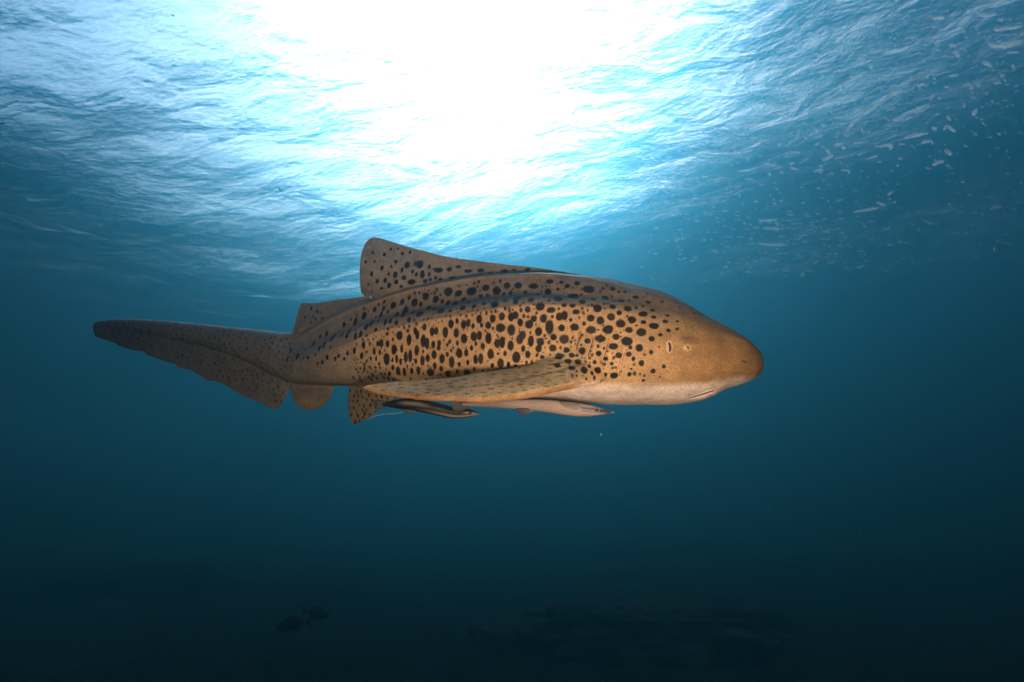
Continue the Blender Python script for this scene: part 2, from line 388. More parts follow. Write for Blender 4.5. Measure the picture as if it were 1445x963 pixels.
# ---- skin pattern: pigment and some painted light per vertex -------------------------------------------------
dep = VCO @ F; PX = CX + (VCO @ R) / dep * FPX; PY = CY - (VCO @ U) / dep * FPX
nv_ = len(VCO)
NO = np.empty(nv_ * 3, np.float32); body_me.vertices.foreach_get('normal', NO); NO = NO.reshape(-1, 3)
spineD = SD(np.clip(PX, 134, 1069))
SA_ = (480, 400, 7.405); SB_ = (640, 400, 7.405); SC_ = (760, 360, 4.012); SE_ = (400, 400, 8.025); SF_ = (480, 320, 4.012)
RAW = {SA_: """895,140,32,38 1000,168,30,35 1130,90,40,42 1238,105,35,32 720,152,18,25 650,192,22,30 778,203,33,38 842,220,17,27 555,232,30,34 683,285,30,45 660,330,20,35 593,328,20,32 762,303,18,26 830,318,38,34 925,258,24,30 985,268,17,20 1068,190,18,25 1128,207,24,32 1202,210,27,32 1290,170,22,25 1050,287,38,28 1150,287,18,18 1280,255,30,28 360,275,20,27 453,262,18,25 498,297,12,24 428,326,18,32 373,350,10,16 250,343,26,38 400,393,12,24 473,405,20,36 525,390,18,32 587,412,22,24 330,415,20,40 272,450,22,40 205,445,14,22 160,402,22,40 112,375,12,18 40,430,20,26 100,498,20,30 70,548,18,30 20,535,14,26 160,555,18,32 215,528,18,32 718,380,20,25 372,488,18,20 275,545,12,16 490,530,18,18 620,548,32,40 550,590,13,20 720,588,25,54 785,500,18,34 805,540,22,40 880,460,20,34 868,602,26,56 908,628,24,50 960,505,22,42 1005,497,22,36 972,637,22,34 1035,625,20,28 1030,672,20,28 1100,512,27,48 1158,425,26,38 1222,393,14,26 982,748,25,40 1065,790,28,48 1165,825,28,50 1120,742,15,24 915,782,20,34 860,810,22,48 800,702,24,50 867,712,11,20 790,815,16,26 732,762,20,56 685,770,20,54 643,683,18,40 563,690,30,46 495,630,20,34 430,625,24,36 395,630,18,28 355,708,16,34 413,720,13,24 225,760,17,30 147,708,17,28 78,735,16,22 42,790,14,20 245,648,20,34 485,792,32,52 548,800,10,24 590,788,16,40 632,818,15,34 320,785,12,22 375,788,12,24 550,882,18,28 605,918,24,42 672,925,20,40 748,915,18,30 817,912,20,40 700,868,9,20 945,930,38,36 988,862,20,32 1055,890,18,26 1125,945,26,30 515,942,17,22 470,945,10,14 425,945,10,14 870,945,10,14 757,850,9,18 185,798,8,10""",
SB_: """55,105,33,32 188,85,48,42 335,47,36,30 450,78,38,44 560,25,30,32 675,22,34,30 835,32,44,28 285,138,20,26 355,130,18,20 105,170,22,25 162,198,18,22 228,172,10,12 215,238,22,22 318,207,26,24 428,215,38,38 538,178,24,26 665,155,38,38 648,195,26,28 525,112,18,18 595,102,18,22 750,95,18,20 808,172,30,26 880,118,14,16 985,92,32,32 1090,62,18,18 1190,28,22,20 1290,8,24,16 1095,160,40,34 1235,138,34,32 1280,132,24,24 998,180,16,14 775,275,27,30 905,243,40,38 1018,278,40,28 1155,230,24,20 1243,232,26,22 1280,300,30,24 38,392,14,26 105,430,24,44 155,415,22,38 203,447,17,27 293,440,14,22 268,373,26,38 343,312,12,20 362,440,28,36 408,372,28,38 505,345,28,38 602,352,30,40 645,335,30,36 697,408,25,38 792,430,38,40 838,372,28,30 940,366,32,40 1032,348,13,16 1105,348,30,40 1160,335,30,46 1225,382,16,18 490,465,42,42 602,487,36,50 412,472,10,18 28,520,26,42 110,578,30,46 210,555,28,44 270,545,24,42 365,573,32,50 455,628,26,42 507,615,26,54 595,652,28,46 720,540,30,40 690,590,30,46 808,605,26,50 888,505,32,40 1003,458,38,66 1127,468,30,32 1265,458,40,34 1045,563,28,30 1155,585,46,42 908,612,36,36 887,682,30,34 728,682,20,30 805,515,10,16 1035,677,35,32 1180,697,28,26 775,742,24,36 655,772,36,48 538,733,17,25 462,735,10,14 388,738,30,45 285,785,24,50 228,795,22,44 305,657,22,32 233,632,14,20 187,675,17,28 40,625,15,26 58,732,30,42 133,727,22,36 150,828,16,28 60,847,15,24 40,925,16,22 140,930,32,24 215,898,15,22 305,915,14,12 405,860,18,24 492,835,30,46 573,850,16,28 763,828,12,18 817,822,13,15 925,770,22,18 690,882,9,12 1103,765,34,30 1235,753,26,22 1290,755,16,14 1195,815,34,22 1300,822,30,26 1085,857,28,22 1235,885,32,20""",
SC_: """285,195,28,20 218,158,12,10 420,192,14,12 490,208,10,8 550,240,16,10 378,243,18,14 467,260,18,10 310,250,14,10 247,265,16,12 335,302,22,20 420,293,16,12 505,305,20,14 590,335,22,14 620,268,14,8 645,313,14,8 457,328,14,12 410,350,20,18 295,357,18,18 350,372,18,20 530,367,20,18 465,390,24,20 595,380,16,10 655,402,26,16 718,377,16,9 652,352,14,8 730,343,10,6 395,423,26,22 512,425,20,15 583,437,26,20 295,425,26,18 257,390,10,12 437,463,18,16 350,474,26,18 500,488,28,22 640,475,16,14 690,452,12,9 735,427,12,9 785,375,10,6 785,418,10,6 278,487,15,13 423,517,22,16 570,527,18,18 520,524,10,10 247,543,16,18 340,557,14,14 455,568,15,14 510,562,15,13 637,550,11,12 380,587,12,10 537,588,10,12 318,607,10,11 415,615,10,10 582,612,14,16 708,632,10,11 648,658,12,12 258,652,18,18 335,652,18,16 428,683,20,16 380,678,10,11 514,676,10,12 593,711,9,9 355,715,8,12 288,630,9,9 222,605,16,14 298,517,8,8 700,265,10,6 880,330,8,4 800,298,8,5 62,150,18,12 130,155,11,9 163,175,12,12 197,235,26,16 575,675,6,7 687,690,5,6 600,565,6,6 683,520,5,7 555,400,7,6""",
SE_: """560,615,24,45 490,570,18,32 415,605,16,24 340,685,16,45 460,690,20,36 408,732,17,30 250,742,14,20 160,825,24,34 225,848,10,18 275,838,16,20 362,805,12,20 530,730,12,20 495,840,18,26 440,895,18,22 585,855,16,22 627,822,14,20 385,910,12,16 85,762,10,20 40,865,10,26 105,880,8,18 313,285,12,18 382,318,16,20 427,330,7,14 240,385,12,18 335,378,10,18 365,410,12,18 313,440,16,14 450,390,10,16 430,395,8,16""",
SF_: """185,147,8,8 250,158,9,10 145,200,8,8 195,197,7,7 287,128,7,8 327,125,6,6 353,153,9,10 395,145,8,10 315,198,10,11 237,235,9,12 290,225,6,7 380,218,15,17 452,215,18,20 505,228,9,13 178,267,9,13 275,268,7,8 312,272,13,17 350,247,8,13 410,255,9,11 432,270,9,12 465,270,13,20 505,270,9,13 555,248,24,13 617,242,13,12 670,228,14,9 795,247,18,10 725,252,20,10 210,310,10,12 255,305,10,14 277,332,12,14 318,313,11,12 360,290,15,12 405,313,24,14 160,327,7,7 235,350,9,7 180,368,7,5 540,290,10,9 568,298,12,8 510,300,10,10 635,290,18,8 930,250,18,9 985,245,12,7 1060,243,16,8 850,265,12,6 480,310,12,12 345,340,12,8"""}
spots = []      # (px, py, rx, ry, strength, tilt)
for (x0, y0, s), txt in RAW.items():
    for q in txt.split():
        a, b, c, d = map(float, q.split(','))
        spots.append((x0 + a / s, y0 + b / s, c / s * 1.18, d / s * 1.18, 0.95 + 0.05 * ((a * 7.3 + b * 3.1) % 1.0), 0.0))
r_ = random.Random(5)
def scatter(n, box, inside, rmin, size, strength, tilt=0.0, tries=30):
    got = []
    for _ in range(n * tries):
        if len(got) >= n: break
        x, y = r_.uniform(box[0], box[2]), r_.uniform(box[1], box[3])
        if not inside(x, y) or any((x - a)**2 / rmin[0]**2 + (y - b)**2 / rmin[1]**2 < 1 for a, b in got): continue
        got.append((x, y)); k = r_.uniform(0.65, 1.2)
        spots.append((x, y, size[0] * k, size[1] * k * r_.uniform(0.8, 1.2), strength * r_.uniform(.8, 1), tilt))
le_y = curve({x: y for x, y, _ in LE if x < 850}); te_y = curve({x: y for x, y, _ in TE})
scatter(150, (515, 500, 800, 566), lambda x, y: te_y(x) + 2 < y < le_y(x) - 4, (15, 4.2), (4.6, 1.0), .60)
scatter(60, (492, 526, 575, 598), lambda x, y: y > 531 + max(0, (x - 540)) * .3 and y < 600 - (x - 500) * .62 and not (x > 507 and te_y(x) - 3 < y < le_y(x) + 3), (6, 6), (1.9, 2.7), .95, .35)
scatter(220, (150, 455, 412, 570), lambda x, y: YT(x) + 7 < y < YT(x) + 12 + (x - 140) * .36, (7, 5.5), (1.7, 2.2), .75, .4)
scatter(170, (400, 480, 545, 545), lambda x, y: 470 + (545 - x) * .16 < y < 533, (3.5, 3.5), (.8, 1.1), .75)
scatter(150, (790, 395, 985, 540), lambda x, y: y > YT(x) + 10, (6, 5), (.9, .8), .6)
scatter(260, (480, 400, 800, 530), lambda x, y: y > YR1(x) + 4 and y < te_y(x), (6, 6), (.9, 1.1), .75)
big = [(a, b, max(c, d)) for a, b, c, d, st, _ in spots if st > .9 and c > .8]
added = 0
for _ in range(9000):                                   # small spots that fill the gaps between the large ones
    x, y = r_.uniform(500, 945), r_.uniform(395, 540); q = r_.uniform(1.1, 2.5)
    if y < YT(x) + 9 or (x < 806 and y > te_y(x) - 2) or y > 536 or abs(y - YR1(min(x, 939))) < 3: continue
    if r_.random() > (930 - x) / 150 or any((x - a) ** 2 + (y - b) ** 2 < (c + q + 1.3) ** 2 for a, b, c in big): continue
    big.append((x, y, q)); spots.append((x, y, q, q * r_.uniform(1.0, 1.5), r_.uniform(.75, 1), r_.uniform(-.4, .4))); added += 1
    if added > 230: break
order = np.argsort(VCO[:, 0]); XS = VCO[order, 0]
spot = np.zeros(nv_); spot_st = np.zeros(nv_)
wob = np.stack([vnoise(VCO[:, 0] * 90 + VCO[:, 2] * 31, VCO[:, 2] * 90 + VCO[:, 1] * 40, 30 + k, 3) for k in (0, 1)], -1)
def paint(q, rx, ry, rz, st, tilt):
    i0, i1 = np.searchsorted(XS, [q[0] - 2.2 * max(rx, ry), q[0] + 2.2 * max(rx, ry)]); ids = order[i0:i1]
    off = VCO[ids] - q; a, b, c = off @ R, off @ U, off @ F
    if tilt: a, b = a * math.cos(tilt) + b * math.sin(tilt), -a * math.sin(tilt) + b * math.cos(tilt)
    rr = np.sqrt((a / rx)**2 + (b / ry)**2 + (c / rz)**2) + 0.16 * wob[ids, 0]
    t = np.clip((1.45 - rr) / 0.9, 0, 1); better = t > spot[ids]; spot[ids] = np.where(better, t, spot[ids]); spot_st[ids] = np.where(t > .02, np.maximum(spot_st[ids], st), spot_st[ids])
for x, y, rx, ry, st, tl in spots:
    h, nrm_ = ray(x, y)
    if h is None: continue
    d = float(np.array(h) @ F); k = d / FPX
    paint(np.array(h), rx * k, ry * k, 2.2 * max(rx, ry) * k, st, tl)
    if r_.random() < 1.0 and y > 330:                       # the far flank carries spots too
        hb, _ = ray(x + r_.uniform(-5, 5), y + r_.uniform(-4, 4), True)
        if hb is not None:
            d2 = float(np.array(hb) @ F)
            if d2 > d + 0.02: paint(np.array(hb), rx * d2 / FPX, ry * d2 / FPX, 2.2 * max(rx, ry) * k, st, tl)

def sstep(a, b, x):
    t = np.clip((x - a) / (b - a), 0, 1); return t * t * (3 - 2 * t)
def mixc(c0, c1, t): return c0 * (1 - t[:, None]) + np.asarray(c1, float)[None] * t[:, None]
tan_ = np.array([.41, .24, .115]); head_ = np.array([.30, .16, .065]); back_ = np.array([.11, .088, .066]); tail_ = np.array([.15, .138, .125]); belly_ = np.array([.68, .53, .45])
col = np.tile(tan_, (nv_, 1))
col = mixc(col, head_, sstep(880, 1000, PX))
# darker back above the second keel: own tone plus weaker flash painted in
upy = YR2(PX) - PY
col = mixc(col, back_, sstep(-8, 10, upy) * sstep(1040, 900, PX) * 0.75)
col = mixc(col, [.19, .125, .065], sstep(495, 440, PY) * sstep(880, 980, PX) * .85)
col = mixc(col, tail_, sstep(600, 400, PX)); col = mixc(col, [.21, .195, .18], sstep(380, 200, PX))  # tail tip lightened: ambient light put into the colour
col = mixc(col, [.24, .20, .155], sstep(425, 385, PY) * sstep(690, 600, PX) * 0.6)                 # first dorsal fin
# pale underside
fin_zone = (dep < spineD - SW(np.clip(PX, 134, 1069)) * 0.55) & (PY > 495) & (PX < 850) & (PX > 500) & (dep < 1.12)
pec = fin_zone & (PY > te_y(np.clip(PX, 509, 806)) - 3) & (PY < le_y(np.clip(PX, 509, 848)) + 3)
by = curve({1069: 533, 1045: 533, 1020: 538, 980: 541.5, 900: 543, 850: 542, 800: 546, 700: 548, 600: 543, 560: 540, 536: 522, 510: 531, 480: 540, 440: 543, 400: 545, 300: 560, 133: 560})
bz = 6 + 3 * wob[:, 1]
belly = sstep(-bz, bz + 1.5, PY - by(PX) - 1.2 * wob[:, 0]) * (~pec)
def in_poly(poly, x, y):
    r = np.zeros(len(x), bool); n = len(poly)
    for i in range(n):
        (x1, y1), (x2, y2) = poly[i], poly[(i + 1) % n]
        r ^= ((y1 > y) != (y2 > y)) & (x < (x2 - x1) * (y - y1) / (y2 - y1 + 1e-9) + x1)
    return r
pelv = in_poly([(590, 549), (562, 563), (541, 576), (521, 592), (505, 601), (496, 600), (490, 588), (489, 570), (490, 552), (494, 543), (503, 537), (520, 531), (540, 526), (565, 536)], PX, PY) & (dep < spineD - 0.03) & ~pec & (dep > 1.12)
belly = belly * (~pelv); anal = (PX > 405) & (PX < 480) & (PY > 548); belly = belly * np.where(anal, .15, 1)
belly = belly * sstep(395, 440, PX) * (1 - .55 * sstep(600, 540, PX))
# undersides of the paired fins are pale
belly = np.where(pec & (NO @ U < -0.45), 0.5, belly)
col = mixc(col, belly_, belly * sstep(545, 600, PX)); col = mixc(col, [.17, .14, .12], np.clip(belly * 2.2, 0, 1) * sstep(600, 545, PX))  # rear underside greyed: shade of its downward face painted in
col = mixc(col, [.29, .215, .12], pec * (NO @ U > -0.45) * sstep(835, 800, PX) * 0.85)
rim = pec * sstep(-5.5, -2.5, PY - le_y(np.clip(PX, 509, 848)) + 1.0 * wob[:, 0]) * sstep(835, 800, PX)
col = mixc(col, [.27, .135, .055], rim)
col = mixc(col, [.105, .08, .055], pelv * 0.85)
col = mixc(col, [.15, .115, .085], anal * 0.8); col = mixc(col, [.24, .18, .12], anal * np.exp(-((PX - 437) / 12) ** 2 - ((PY - 569) / 9) ** 2) * (.5 + .5 * wob[:, 0]))
# rusty free edges of the dorsal fins and tail
for line in ([(508.5, 350), (508, 384), (510, 415), (525, 418)], [(424, 431), (414, 468), (437, 459)], [(409, 548), (388, 577), (345, 559), (292, 536), (251, 518)]):
    Lp = resample(np.array(line, float), 80)
    ids = np.where((PX > Lp[:, 0].min() - 4) & (PX < Lp[:, 0].max() + 4) & (PY > Lp[:, 1].min() - 4) & (PY < Lp[:, 1].max() + 4))[0]
    dd = np.full(len(ids), 99.0)
    for lx, ly in Lp: dd = np.minimum(dd, np.hypot(PX[ids] - lx, PY[ids] - ly))
    col[ids] = mixc(col[ids], [.26, .13, .06], sstep(2.6, .6, dd) * .8)
# cloudy mottling
mot = vnoise(VCO[:, 0] * 14 + 9, VCO[:, 2] * 14 + VCO[:, 1] * 9, 41, 4)
col *= (1 + 0.14 * mot)[:, None]
halo = np.clip(spot, 0, 1)
# a darker smudge over the eye
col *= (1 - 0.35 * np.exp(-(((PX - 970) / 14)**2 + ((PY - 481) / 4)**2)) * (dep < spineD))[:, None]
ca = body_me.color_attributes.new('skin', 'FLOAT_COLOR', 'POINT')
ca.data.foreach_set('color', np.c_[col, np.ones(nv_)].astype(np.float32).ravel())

for nm, arr in (('spot', halo), ('spot_strength', spot_st * (1 - belly * .8))):
    fa = body_me.attributes.new(nm, 'FLOAT', 'POINT'); fa.data.foreach_set('value', arr.astype(np.float32))
def skin_material(name, rough, speckle, bump, attr=True, base=None, spec=0.22, spotted=False):
    m, N, L, out = new_mat(name)
    pb = N('ShaderNodeBsdfPrincipled', i_Roughness=rough); pb.inputs['Specular IOR Level'].default_value = spec
    tc = N('ShaderNodeTexCoord'); n1 = N('ShaderNodeTexNoise', i_Scale=speckle, i_Detail=5.0, i_Roughness=0.7)
    L(tc.outputs['Object'], n1.inputs['Vector'])
    def mrange(src, a, b, c, d):
        r = N('ShaderNodeMapRange'); r.inputs['From Min'].default_value = a; r.inputs['From Max'].default_value = b; r.inputs['To Min'].default_value = c; r.inputs['To Max'].default_value = d
        L(src, r.inputs['Value']); return r.outputs[0]
    def math_(op, a, b):
        q = N('ShaderNodeMath', operation=op)
        for s_, v in zip(q.inputs, (a, b)):
            if hasattr(v, 'is_output'): L(v, s_)
            else: s_.default_value = v
        return q.outputs[0]
    fac = mrange(n1.outputs[0], .3, .7, .58, 1.36); height = n1.outputs[0]
    if spotted:
        n2 = N('ShaderNodeTexNoise', i_Scale=38.0, i_Detail=4.0, i_Roughness=0.6); L(tc.outputs['Object'], n2.inputs['Vector'])
        fac = math_('MULTIPLY', fac, mrange(n2.outputs[0], .3, .7, .80, 1.18))
        vo = N('ShaderNodeTexVoronoi', i_Scale=330.0); L(tc.outputs['Object'], vo.inputs['Vector'])      # freckles
        fac = math_('MULTIPLY', fac, mrange(vo.outputs['Distance'], .10, .32, .72, 1.0))
        height = math_('ADD', n1.outputs[0], math_('MULTIPLY', n2.outputs[0], 1.6))
    mu = N('ShaderNodeVectorMath', operation='SCALE')
    if attr:
        at = N('ShaderNodeAttribute', attribute_name='skin'); L(at.outputs['Color'], mu.inputs[0])
    else:
        mu.inputs[0].default_value = base
    L(fac, mu.inputs['Scale']); colour = mu.outputs[0]
    if spotted:
        sa = N('ShaderNodeAttribute', attribute_name='spot'); ss = N('ShaderNodeAttribute', attribute_name='spot_strength')
        n3 = N('ShaderNodeTexNoise', i_Scale=150.0, i_Detail=4.0, i_Roughness=0.65); L(tc.outputs['Object'], n3.inputs['Vector'])
        edge = math_('ADD', sa.outputs['Fac'], math_('MULTIPLY', math_('SUBTRACT', n3.outputs[0], .5), .42))
        sm = N('ShaderNodeMapRange', interpolation_type='SMOOTHSTEP'); sm.inputs['From Min'].default_value = .27; sm.inputs['From Max'].default_value = .72; L(edge, sm.inputs['Value'])
        mk = math_('MULTIPLY', sm.outputs[0], ss.outputs['Fac'])
        mx = N('ShaderNodeMix', data_type='RGBA'); L(mk, mx.inputs['Factor']); L(colour, mx.inputs['A']); mx.inputs['B'].default_value = (.013, .006, .0035, 1)
        colour = mx.outputs['Result']
    L(colour, pb.inputs['Base Color'])
    bn = N('ShaderNodeBump', i_Strength=0.6, i_Distance=bump); L(height, bn.inputs['Height']); L(bn.outputs[0], pb.inputs['Normal'])
    L(pb.outputs[0], out.inputs['Surface'])
    return m
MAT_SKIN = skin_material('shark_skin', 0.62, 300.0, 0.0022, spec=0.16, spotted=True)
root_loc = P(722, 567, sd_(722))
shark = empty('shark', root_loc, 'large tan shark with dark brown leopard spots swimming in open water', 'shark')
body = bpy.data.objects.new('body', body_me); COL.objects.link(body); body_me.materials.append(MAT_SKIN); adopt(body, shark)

# ---- eye, spiracle, gill slits, mouth -------------------------------------------------
def plain(name, c, rough=0.5, spec=0.4, speck=None):
    if speck: return skin_material(name, rough, speck, 0.0006, attr=False, base=c, spec=spec)
    m, N, L, out = new_mat(name); pb = N('ShaderNodeBsdfPrincipled', i_Roughness=rough)
    nz = N('ShaderNodeTexNoise', i_Scale=180.0, i_Detail=3.0); rp = N('ShaderNodeValToRGB')
    rp.color_ramp.elements[0].color = tuple(k * .8 for k in c) + (1,); rp.color_ramp.elements[1].color = tuple(min(1, k * 1.15) for k in c) + (1,)
    L(nz.outputs[0], rp.inputs[0]); L(rp.outputs[0], pb.inputs['Base Color'])
    pb.inputs['Specular IOR Level'].default_value = spec; L(pb.outputs[0], out.inputs['Surface']); return m
MAT_LID = plain('eyelid', (.42, .27, .13), .45, speck=300.0); MAT_EYE = plain('eyeball', (.50, .34, .14), .2, .6); MAT_PUPIL = plain('pupil', (.006, .005, .005), .15, .6)
MAT_PINK = plain('gill_flesh', (.52, .31, .20), .4, speck=250.0); MAT_DARK = plain('slit_shadow_flesh', (.055, .022, .016), .5); MAT_MOUTH = plain('mouth_crease', (.06, .04, .035), .6)

def tube(pts, rads, k=8):
    pts = np.asarray(pts, float); n = len(pts); rads = np.broadcast_to(np.asarray(rads, float), (n,))
    tg = np.gradient(pts, axis=0); tg /= np.linalg.norm(tg, axis=1, keepdims=True) + 1e-12
    ref = np.array([0.13, 0.31, 0.94]); V, fs = [], []
    for i in range(n):
        a = np.cross(tg[i], ref); a /= np.linalg.norm(a); b = np.cross(tg[i], a)
        for j in range(k):
            th = 2 * math.pi * j / k; V.append(pts[i] + rads[i] * (a * math.cos(th) + b * math.sin(th)))
    for i in range(n - 1):
        for j in range(k):
            fs.append((i * k + j, i * k + (j + 1) % k, (i + 1) * k + (j + 1) % k, (i + 1) * k + j))
    fs.append(tuple(range(k))[::-1]); fs.append(tuple(range((n - 1) * k, n * k)))
    return np.array(V), fs
def ring(c, a, b, ra, rb, r, n=36, k=8, squash=None):
    V, fs = [], []; nn = np.cross(a, b)
    for i in range(n):
        t = 2 * math.pi * i / n; ct = c + a * ra * math.cos(t) + b * rb * math.sin(t)
        rd = a * math.cos(t) + b * math.sin(t); rr = r if squash is None else r * squash(t)
        for j in range(k):
            p = 2 * math.pi * j / k; V.append(ct + rr * (rd * math.cos(p) + nn * math.sin(p)))
    for i in range(n):
        for j in range(k):
            fs.append((i * k + j, ((i + 1) % n) * k + j, ((i + 1) % n) * k + (j + 1) % k, i * k + (j + 1) % k))
    return np.array(V), fs
def dome(c, a, b, nn, ra, rb, h, nr=8, ns=28):
    V, fs = [c + nn * h], []
    for i in range(1, nr + 1):
        q = i / nr
        for j in range(ns):
            t = 2 * math.pi * j / ns; V.append(c + a * ra * q * math.cos(t) + b * rb * q * math.sin(t) + nn * h * math.sqrt(max(0, 1 - q * q)))
    for j in range(ns): fs.append((0, 1 + j, 1 + (j + 1) % ns))
    for i in range(nr - 1):
        for j in range(ns):
            fs.append((1 + i * ns + j, 1 + (i + 1) * ns + j, 1 + (i + 1) * ns + (j + 1) % ns, 1 + i * ns + (j + 1) % ns))
    return np.array(V), fs
def frame_at(px, py, back):
    h, nrm_ = ray(px, py, back)
    h, nn = np.array(h), np.array(nrm_); nn /= np.linalg.norm(nn)
    if (nn @ F > 0) != back: nn = -nn
    a = R - nn * (R @ nn); a /= np.linalg.norm(a); b = np.cross(nn, a)
    if b @ U < 0: b = -b
    return h, a, b, nn
def part(name, vf, mat, parent=None):
    o = mesh_obj(name, vf[0], vf[1], mat)
    if parent is None: adopt(o, shark)
    else: o.parent = parent
    return o
for back in (False, True):
    h, a, b, nn = frame_at(969 if not back else 955, 491, back); k = (h @ F) / FPX
    eye = part('eye', dome(h - nn * .0015, a, b, nn, 5.8 * k, 4.6 * k, .0058), MAT_EYE)
    adoptp = lambda o, p: (setattr(o, 'parent', p), setattr(o, 'matrix_parent_inverse', (p.matrix_parent_inverse).copy().inverted() @ p.matrix_parent_inverse))
    for nm, vf, mt in (('eyelid', ring(h + nn * .0005, a, b, 6.4 * k, 5.0 * k, 1.25 * k), MAT_LID),
                       ('pupil', dome(h + nn * .0034, (a * .85 - b * .5), (a * .5 + b * .85), nn, 2.7 * k, 1.1 * k, .0016), MAT_PUPIL)):
        o = mesh_obj(nm, vf[0], vf[1], mt); o.parent = eye; o.matrix_parent_inverse = Matrix.Identity(4)
    h, a, b, nn = frame_at(944.5 if not back else 930, 489.5, back); k = (h @ F) / FPX
    sp = part('spiracle', dome(h - nn * .0012, a, b, nn, 3.2 * k, 8.0 * k, .0022), MAT_DARK)
    o = mesh_obj('spiracle_rim', *ring(h + nn * .0002, a, b, 4.2 * k, 8.6 * k, 1.15 * k), MAT_PINK); o.parent = sp
    o = mesh_obj('spiracle_flap', *dome(h - a * 2.4 * k - nn * .001, a, b, nn, 1.7 * k, 7.6 * k, .0045), MAT_PINK); o.parent = sp
    for pts in GILLS:
        q = catmull(np.array(pts, float), 5); hp = []
        for x, y in q:
            hh, aa, bb, n2 = frame_at(x - (14 if back else 0), y, back); hp.append(hh - n2 * .0004)
        t = np.linspace(0, 1, len(hp)); rr = 0.0011 * np.sin(np.pi * np.clip(t, .06, .94)) ** .5
        g = part('gill_slit', tube(hp, rr, 6), MAT_PINK)
        o = mesh_obj('slit_crease', *tube(np.array(hp) + R * (.0019 if not back else -.0019), rr * 1.1, 6), MAT_DARK); o.parent = g
mp_ = []
for x, y in catmull(np.array(MOUTH, float), 5):
    hh, aa, bb, n2 = frame_at(x, y, False); mp_.append(hh)
part('mouth', tube(mp_, 0.0019 * np.sin(np.pi * np.linspace(.1, .95, len(mp_))) ** .6, 8), MAT_MOUTH)
mp_ = []
for x, y in catmull(np.array([(1047, 510.5), (1050.5, 510), (1053, 511)], float), 4):
    hh, aa, bb, n2 = frame_at(x, y, False); mp_.append(hh)
part('nostril', tube(mp_, 0.0014, 6), MAT_MOUTH)

# ------------------------------------------------------------------ remoras under the shark
def fish_body(tab, wfac, k=20, n=70, tilt=0.0):
    """tab rows: px, top py, bottom py, depth; an oval loft with half width = wfac * half height"""
    tab = np.array(tab, float)[::-1]; X = tab[:, 0]
    ft, fb, fd = (curve({x: v for x, v in zip(X, tab[:, c])}) for c in (1, 2, 3))
    q = np.linspace(0, 1, n); xs = X[0] + (X[-1] - X[0]) * (0.5 - 0.5 * np.cos(np.pi * q)); rings = []
    for x in xs:
        t, b, d = float(ft(x)), float(fb(x)), float(fd(x)); c = (t + b) / 2; h = max((b - t) / 2, .25); ring_ = []
        for j in range(k):
            th = 2 * math.pi * j / k
            w = h * wfac / FPX * d * math.sin(th)
            ring_.append(F * (d - w) + R * ((x - CX) / FPX * d) + U * ((CY - (c - h * math.cos(th))) / FPX * (d - w)))
        rings.append(np.array(ring_))
    return loft(rings)
def vcolor(o, fn):
    co = np.array([v.co[:] for v in o.data.vertices]); d = co @ F; px = CX + (co @ R) / d * FPX; py = CY - (co @ U) / d * FPX
    c = fn(px, py, co); ca = o.data.color_attributes.new('skin', 'FLOAT_COLOR', 'POINT')
    ca.data.foreach_set('color', np.c_[c, np.ones(len(c))].astype(np.float32).ravel())
MAT_REM = skin_material('remora_skin', 0.38, 420.0, 0.0006, spec=0.35)
MAT_REMFIN = plain('remora_fin', (.20, .155, .125), .5, speck=300.0); MAT_REMDARKFIN = plain('remora_dark_fin', (.05, .05, .055), .45, speck=300.0)

T1 = [(867, 582, 582.8, 1.075), (860, 580, 583.8, 1.075), (852, 577.4, 585, 1.075), (842, 574.5, 586.3, 1.075), (827, 570.8, 588, 1.08), (810, 568, 587.7, 1.085), (794, 566.2, 585.8, 1.09), (775, 564.6, 582.8, 1.10),
      (752, 564, 579.8, 1.115), (720, 564.5, 577.2, 1.135), (690, 566, 575.3, 1.155), (668, 567.8, 574.3, 1.17), (652, 569, 573.2, 1.18)]
rem = empty('remora', P(780, 586, 1.09), 'pale pinkish remora with a dark eye stripe clinging below the shark', 'remora', 'remoras under the shark')
b = mesh_obj('body', *fish_body(T1, 0.82), MAT_REM); adopt(b, rem)
def c1(px, py, co):
    c = np.tile(np.array([.33, .235, .205]), (len(px), 1)); t_, b_ = curve({r[0]: r[1] for r in T1})(px), curve({r[0]: r[2] for r in T1})(px)
    f = (py - t_) / np.maximum(b_ - t_, .5)
    c = mixc(c, [.30, .225, .19], sstep(.30, .05, f) * .8)
    stripe = np.exp(-((py - (582.0 - (867 - px) * .105)) / 2.6) ** 2) * sstep(812, 824, px) * sstep(868, 858, px)
    c = mixc(c, [.025, .016, .014], np.clip(stripe * 1.5, 0, 1) * .95)
    c = mixc(c, [.16, .13, .12], sstep(740, 690, px) * .75)
    return c
vcolor(b, c1)
eo = mesh_obj('eye', *dome(P(842.3, 579.2, 1.064), R, U, -F, .0042, .0036, .0034), MAT_PUPIL); adopt(eo, rem)
el = mesh_obj('eyelid', *ring(P(842.3, 579.2, 1.0635), R, U, .0046, .0040, .0009, 24, 6), plain('remora_lid', (.25, .16, .12), .4)); el.parent = eo
def fin(name, A, B, parent, mat, th=.0016, nv=24, nu=8):
    o = mesh_obj(name, *blade(edge3(A, 6), edge3(B, 6), lambda u, v: th * (.4 + .6 * u) + 0 * v, nv=nv, nu=nu, edge=.0006), mat); adopt(o, parent); return o
fin('pectoral_fin', [(791, 567.5, 1.068), (797, 573, 1.060), (804, 577.5, 1.058), (812, 578.5, 1.060)], [(812, 569, 1.070), (817, 571.5, 1.068), (819, 574, 1.066), (819, 577, 1.066)], rem, MAT_REMFIN)
